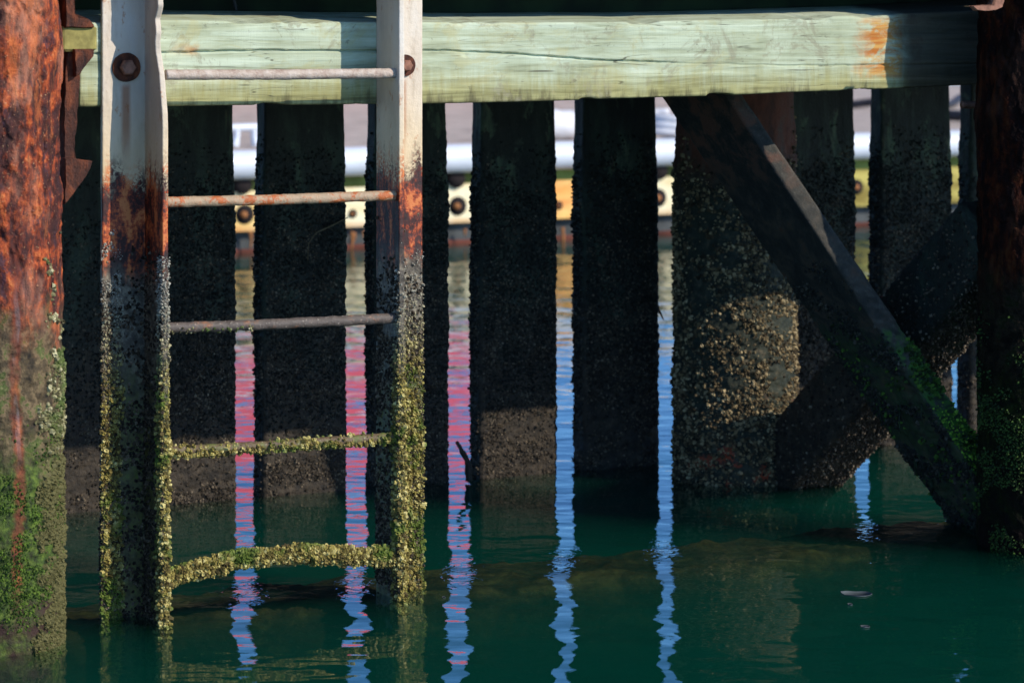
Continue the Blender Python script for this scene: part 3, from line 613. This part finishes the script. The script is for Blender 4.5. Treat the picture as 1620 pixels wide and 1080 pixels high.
def hexbrace(name, top, bot, ext, mat, disp, step=.006):
    """top/bot: the corners A (lower front), B (upper front), C (upper back) as 3-D points; D closes it."""
    A, B, Cc = [np.array(v) for v in top]; A2, B2, C2 = [np.array(v) for v in bot]
    D, D2 = A+Cc-B, A2+C2-B2
    q1 = np.array([A, D, Cc, B]); q2 = np.array([A2, D2, C2, B2])
    L = np.linalg.norm(A2-A); n = int(L*(1+ext[0]+ext[1])/step); t = np.linspace(-ext[0], 1+ext[1], n)
    ring = []
    for e in range(4):
        a, b = q1[e], q1[(e+1) % 4]; a2, b2 = q2[e], q2[(e+1) % 4]; k = int(np.linalg.norm(b-a)/.0055)
        for j in range(k):
            f = j/k; ring.append((a+(b-a)*f, a2+(b2-a2)*f))
    r1 = np.array([r[0] for r in ring]); r2 = np.array([r[1] for r in ring])
    V = r1[None]+(r2-r1)[None]*t[:, None, None]
    for _ in range(1): V = (np.roll(V, 1, 1)+V*2+np.roll(V, -1, 1))/4
    m_ = len(ring); ctr = V.mean(1, keepdims=True); N3 = np.cross(np.roll(V, -1, 1)-np.roll(V, 1, 1), np.gradient(V, axis=0))
    N3 /= np.linalg.norm(N3, axis=2)[..., None]+1e-9
    if ((V-ctr)*N3).sum() < 0: N3 = -N3
    V = V.reshape(-1, 3); N3 = N3.reshape(-1, 3); V = V+N3*disp(V, None)[:, None]
    i = np.arange(n-1)[:, None]*m_; j = np.arange(m_)[None]; jn = (j+1) % m_
    Q = np.stack([i+j, i+jn, i+m_+jn, i+m_+j], -1).reshape(-1, 4)
    e1 = V[Q[0, 1]]-V[Q[0, 0]]; e2 = V[Q[0, 3]]-V[Q[0, 0]]
    if np.cross(e1, e2) @ N3[0] < 0: Q = Q[:, ::-1]
    o = mkmesh(name, V, Q, mat, None, True, {'w': np.stack([(V-A0) @ U, (V-A0) @ NN, V[:, 2]], 1)})
    return o, V, N3
def bdisp(P, Wc):
    g = sst(.75, .3, P[:, 2]); return fbm(P, 35, 4, 77)*(.0015+.005*g)+g*np.clip(.6-worley(P, 75, 5), 0, 1)*.010+fbm(P, 9, 3, 3)*(.002+.004*g)
top = [PL(1047, 155, -.52), PL(1151, 155, -.25), PL(1174, 150, -.25)]
bot = [PL(1545, 890, -.14), PL(1618, 872, .13), PL(1668, 872, .13)]
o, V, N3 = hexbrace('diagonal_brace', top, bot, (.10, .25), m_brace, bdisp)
tag(o, 'square diagonal timber brace running down right from under the pale beam to the right pile', 'brace', 'diagonal braces')
z = V[:, 2]; up = N3[:, 2]
Pp, Np = pick(V, N3, None, sst(.75, .35, z)*(z > -.03)*(up < .2)*sst(-.1, .3, fbm(V, 13, 3, 4)), 2600); crust('barnacle_crust', Pp, Np, .0045*(.5+.9*RNG.random(len(Pp))), m_crdrk, o)
Pp, Np = pick(V, N3, None, sst(.60, .42, z)*(z > -.03)*(sst(.1, .3, up)+.05)*sst(-.1, .2, fbm(V, 13, 3, 14)), 2600); crust('algae_tufts', Pp, Np, .0045*(.5+.9*RNG.random(len(Pp))), mat_crust('brace_algae', [(.2, (.006, .014, .002)), (.5, (.02, .05, .006)), (.8, (.06, .13, .014))]), o, tall=1.4)
# hanging weed strands at the foot
m_weed = plain('wet_weed', (.006, .016, .003), .6, .5, 60)
def weed(pts, r, parent): return tube('weed_strand', pts, r, m_weed, parent, 6, .01, disp=lambda p, w_: fbm(p, 80, 3, 4)*.003)[0]
Pp, Np = pick(V, N3, None, sst(.36, .26, z)*sst(.02, .10, z)*sst(.1, .4, up), 3000)
crust('sun_tinted_moss', Pp, Np, .0032*(.5+.9*RNG.random(len(Pp))), mat_crust('moss_sun_tint', [(.2, (.03, .07, .006)), (.5, (.09, .20, .015)), (.8, (.2, .36, .04))]), o, tall=1.2)  # moss coloured brighter to stand in for sunlight on the shaded brace foot
i = RNG.choice(len(V), 26, p=(lambda q: q/q.sum())(sst(.40, .25, z)*(z > .06)*(np.abs(up) < .55)*1.))
for k_ in i: weed([V[k_]+N3[k_]*.002, V[k_]+N3[k_]*.006+np.array([0, 0, -.02]), V[k_]+N3[k_]*.004+np.array([.003, 0, -.035-.03*RNG.random()])], [.002, .0022, .0006], o)
# second brace, behind, running the other way
a = PT(1556, 402, 7.95); b = PT(1292, 702, 8.66); dirv = b-a; C = np.array([a-dirv*.1+dirv*1.75*t for t in np.linspace(0, 1, 260)])
X, Yv = frames(C); P, Nn = rrect(.19, .20, .02, .006, 4)
o, V, N3, Wc = loft('diagonal_brace', C, X, Yv, P, Nn, m_board, disp=lambda p, w_: fbm(p, 30, 4, 7)*.005+np.clip(.6-worley(p, 80, 5), 0, 1)*.008)
tag(o, 'black barnacled brace behind the square one, running down left to the round pile', 'brace', 'diagonal braces')
Pp, Np = pick(V, N3, Wc, (V[:, 2] > -.03)*(N3[:, 1] < .4)*(sst(.2, -.6, N3[:, 2])+.15), 3400); crust('barnacle_crust', Pp, Np, .0038*(.5+.9*RNG.random(len(Pp))), m_crbrn, o, tall=1.)
# ------------------------------------------------------------------ submerged beam
ss = np.concatenate([np.arange(SX(60, 0), 2.2, .009), np.arange(2.22, 4.3, .05)]); C = W(ss, np.full(len(ss), -.17), np.interp(ss, [ss[0], ss[-1]], [-.150, -.148]))
P, Nn = rrect(.30, .26, .04, .009, 4)
def mat_sub():
    m = M('weedy_timber', .9, .1); c = m.ramp(m.noise(14, 6, .7, .8, (.5, 1, 1)), [(.3, (.006, .004, .002)), (.5, (.028, .018, .006)), (.62, (.06, .045, .014)), (.75, (.09, .08, .02)), (.85, (.04, .06, .01))]); m.col(c); m.bump(m.noise(60, 5), .006); return m.m
o, V, N3, Wc = loft('submerged_beam', C, NN, ZZ, P, Nn, mat_sub(), disp=lambda p, w_: fbm(p, 12, 5, 41)*.022+fbm(p, 60, 3, 4)*.006-.004)
tag(o, 'weedy brown timber lying just under the water behind the ladder foot', 'beam')
# ------------------------------------------------------------------ small natural bits
m_twig = plain('dead_twig', (.10, .075, .04), .8, .3, 60)
o = tube('twig', [PL(487, 412, BD+.03), PL(488, 385, BD+.035), PL(500, 368, BD+.035), PL(525, 357, BD+.035), PL(550, 344, BD+.03)], [.0012, .0016, .002, .002, .0015], m_twig, None, 7, .006)[0]; tag(o, 'thin curved dry twig hanging on the plank behind the ladder', 'twig')
o = tube('root', [PL(722, 698, BD+.04), PL(730, 712, BD+.05), PL(740, 730, BD+.05), PL(742, 760, BD+.05)], [.004, .007, .009, .010], m_board, None, 10, .004, disp=lambda p, w_: fbm(p, 60, 3, 4)*.004)[0]; tag(o, 'knobbly dark root leaning against the foot of the sunlit plank', 'root')
o = tube('metal_spike', [PL(1034, 478, BD-.03), PL(1042, 490, BD), PL(1050, 506, BD+.02)], [.005, .004, .0015], m_oldrust, None, 8, .004)[0]; tag(o, 'small dark spike sticking out right of the darkest plank', 'spike')
o = tube('rope_end', [PL(366, -20, -.24), PL(371, 5, -.24), PL(375, 24, -.24)], [.0045, .0045, .004], plain('rope', (.03, .03, .03)), None, 8, .004, disp=lambda p, w_: np.sin(p[:, 2]*900)*.001)[0]; tag(o, 'short dark rope end hanging over the beam left of centre', 'rope')
for k, (x, y, L) in enumerate(((1355, 940, .035), (1345, 957, .006), (1368, 992, .010), (702, 946, .004))):
    p = PT(x, y, CAM_H*F/(y-HOR)); a = np.arange(12)/12*2*math.pi; rr = L*(1+.3*RNG.normal(0, 1, 12)*.4)
    V = np.array([[p[0]+rr[i]*math.cos(a[i]), p[1]+rr[i]*.8*math.sin(a[i]), .0035+.001*math.sin(3*a[i])] for i in range(12)]+[[p[0], p[1], .006]]+[[p[0]+rr[i]*math.cos(a[i]), p[1]+rr[i]*.8*math.sin(a[i]), .001] for i in range(12)])
    o = mkmesh('floating_leaf', V, [(i, (i+1) % 12, 13+(i+1) % 12, 13+i) for i in range(12)], plain('pale_leaf', (.07, .085, .09)), None, True, None, [(i, (i+1) % 12, 12) for i in range(12)])
    tag(o, ['pale leaf floating on the water at lower right, the biggest of the flecks', 'tiny pale fleck on the water just below the floating leaf', 'small pale fleck floating furthest down at lower right', 'tiny white fleck floating just right of the ladder foot'][k], 'leaf', 'flecks floating on the water')
# ------------------------------------------------------------------ floating dock behind
DD = -8.27
dock = empty('floating_dock', 'weathered floating dock with white bumper and yellowed fascia seen through the gaps', 'dock')
s0, s1 = -4.5, 13.5
m_deck = plain('dock_concrete', (.44, .37, .31), .95, .22, 6)
wbox('dock_deck', s0, s1, DD-6.7, DD-.02, .40, .52, m_deck, dock)
m_white = plain('white_bumper', (.60, .64, .70), .35, .06, 8, 0, .5)
P, Nn = circ(1, 24); C = W(np.linspace(s0, s1, 60), np.full(60, DD+.02), np.full(60, .465))
loft('bumper', C, NN, ZZ, P*np.array([.075, .078]), Nn, m_white, dock)
def mat_fascia():
    m = M('yellowed_fascia', .8, .3); n = m.noise(2.2, 6, .6, .4, (1, 1, 1.6)); f = m.noise(14, 5, .6, .2, (.3, 1, 1))
    c = m.ramp(n, [(.3, (.70, .55, .26)), (.45, (.82, .74, .50)), (.64, (.74, .50, .18)), (.76, (.70, .24, .03))])
    c = m.mix(m.mul(m.step(f, .55, .7), .3), c, (.60, .42, .14)); c = m.mix(m.mul(m.step(m.z, .155, .12), .5), c, (.45, .20, .08))
    c = m.mix(m.mul(m.step(m.math('ABSOLUTE', m.math('SUBTRACT', m.s, SX(890, DD))), .28, .12), .85), c, m.ramp(f, [(.35, (.75, .22, .02)), (.65, (.85, .50, .14))]))
    c = m.mix(m.step(m.s, SX(1000, DD), SX(1340, DD)), c, m.ramp(f, [(.35, (.20, .15, .03)), (.6, (.45, .38, .10))]))
    m.col(c); m.bump(f, .004); return m.m
fa = wbox('fascia', s0, s1, DD-.10, DD, .115, .325, mat_fascia(), dock, .01)
wbox('green_strip', s0, s1, DD-.14, DD-.035, .327, .395, plain('mossy_strip', (.16, .20, .05), .9, .4, 5), dock)
wbox('float', s0, s1, DD-1.5, DD-.06, -.35, .113, plain('dark_float', (.05, .055, .055), .8, .4, 5), dock)
wbox('tide_band', s0, s1, DD-.058, DD-.05, -.2, .018, plain('red_brown_band', (.10, .03, .02), .9, .6, 3), dock)
m_hole = plain('dark_hole', (.012, .008, .008), .9); m_ring = plain('rust_ring', (.30, .12, .04), .8)
for x, y, r in ((387, 339, .052), (558, 338, .024), (724, 326, .052), (884, 325, .024), (1041, 313, .052), (1190, 302, .024), (1355, 296, .045)):
    s = SX(x, DD); zc = ZX(x, y, DD)
    h = tube('bolt_hole', [W(s, DD-.02, zc), W(s, DD+.002, zc), W(s, DD+.004, zc)], r, m_hole, dock, 24, .002)[0]
    tube('bolt_end', [W(s-.01, DD+.004, zc), W(s-.01, DD+.02, zc), W(s-.01, DD+.024, zc)], r*.35, m_ring, h, 10, .004)
for x, y in ((383, 292), (721, 283), (1042, 270)):
    s = SX(x, DD); zc = ZX(x, y, DD); tube('pipe_end', [W(s, DD-.05, zc), W(s, DD+.015, zc), W(s, DD+.02, zc)], .05, m_hole, dock, 20, .01)
for x, y, l in ((396, 366, .09), (556, 366, .11), (560, 368, .05), (890, 360, .16), (735, 362, .04), (575, 366, .04)):
    p = PL(x, y, DD+.004); tube('rust_drip', [p, p+np.array([.005, 0, -l*.5]), p+np.array([0, 0, -l])], [.012, .008, .004], m_ring, dock, 6, .01)
# things lying on the dock
def on(px, py): return PT(px, py, (CAM_H-.52)*F/(py-HOR))
cl = empty('dock_cleat', 'white dock cleat on the dock seen left of the middle plank', 'cleat')
p = on(388, 232); p[2] = .52
tube('horn', [p+U*-.16+ZZ*.09, p+U*-.08+ZZ*.105, p+U*.08+ZZ*.105, p+U*.16+ZZ*.09], [.012, .022, .022, .012], m_white, cl, 12, .01)
for q in (-.05, .05): tube('leg', [p+U*q*1.3, p+U*q+ZZ*.05, p+U*q+ZZ*.105], [.028, .018, .02], m_white, cl, 12, .01)
m_blk = plain('black_hose', (.03, .028, .032), .5); m_wh2 = plain('white_cover', (.62, .62, .64), .6, .1, 10)
p = on(890, 222); o = tube('white_fender', [p+U*-.30+ZZ*.08, p+U*-.1+ZZ*.095, p+U*.2+ZZ*.08, p+U*.32+ZZ*.06], [.06, .085, .08, .04], m_wh2, None, 20, .01, disp=lambda q, w_: fbm(q, 14, 3, 4)*.012)[0]; tag(o, 'white rounded fender lying on the dock behind the gap right of the sunlit plank', 'fender')
p = on(1056, 218); o = tube('rope_coil', [p+U*(.22*math.cos(t)*(1-t/60))+NN*(.22*math.sin(t))+ZZ*(.03+t*.006) for t in np.linspace(0, 18, 90)], .024, m_wh2, None, 8, .03)[0]; tag(o, 'pale coil of rope on the dock just left of the round pile', 'rope')
p = on(1370, 172); o = tube('black_hose', [p+U*t*1.0+ZZ*(.04+.02*math.sin(t*9))+NN*(.25*math.sin(t*4)) for t in np.linspace(-.9, .9, 30)], .028, m_blk, None, 12, .03)[0]; tag(o, 'black hose lying across the dock behind the mottled plank', 'hose')
p = on(1520, 196); o = tube('black_hose', [p+U*t*.45+ZZ*.05+NN*(.2*math.sin(t*5)-.2*t) for t in np.linspace(-.6, 1.2, 24)], .035, m_blk, None, 12, .03)[0]; tag(o, 'thicker dark hose on the dock seen beside the right pile', 'hose')
# ------------------------------------------------------------------ moored red boat behind the dock (seen mirrored in the water)
m_red = plain('red_hull_paint', (.95, .13, .19), .35, .08, 2, 0, .5); m_bw = plain('white_hull_paint', (.72, .74, .76), .4, .05, 2)
boat = empty('moored_boat', 'red and white hulled boat moored behind the dock, mirrored red in the water', 'boat')
DB = -15.3
sE = SX(885, DB); L_ = 9.0
def hull(name, z0, z1, mat, f0=1., f1=1., par=boat):
    t = np.linspace(0, 1, 60); s = sE-L_*(1-t)
    wid = 1.35*np.clip(1-np.clip((t-.72)/.28, 0, 1)**2.2, .02, 1); C = W(s, np.full(60, DB-1.4), np.full(60, (z0+z1)/2))
    P, Nn = resample([(-1*f0, -.5), (1*f0, -.5), (1*f1, .5), (-1*f1, .5)], .2)
    sheer = np.clip((t-.5)*2, 0, 1)**2*.25
    return loft(name, C, NN, ZZ, P, Nn, mat, par, scale=lambda pr: np.stack([pr[..., 0]*wid[:, None], pr[..., 1]*(z1-z0)], -1), smooth=False)[0]
hull('lower_hull', -.6, 1.30, m_bw, .8, .95); hull('upper_hull', 1.302, 2.25, m_red, .95, 1.0); hull('white_sheer_stripe', 2.252, 2.50, plain('blue_hull_paint', (.20, .38, .75), .4), 1.0, 1.0); hull('rubbing_rail', 2.70, 2.95, m_red, 1.03, 1.03)
hull('bulwark', 2.502, 2.698, bpy.data.materials['blue_hull_paint'], 1., 1.)
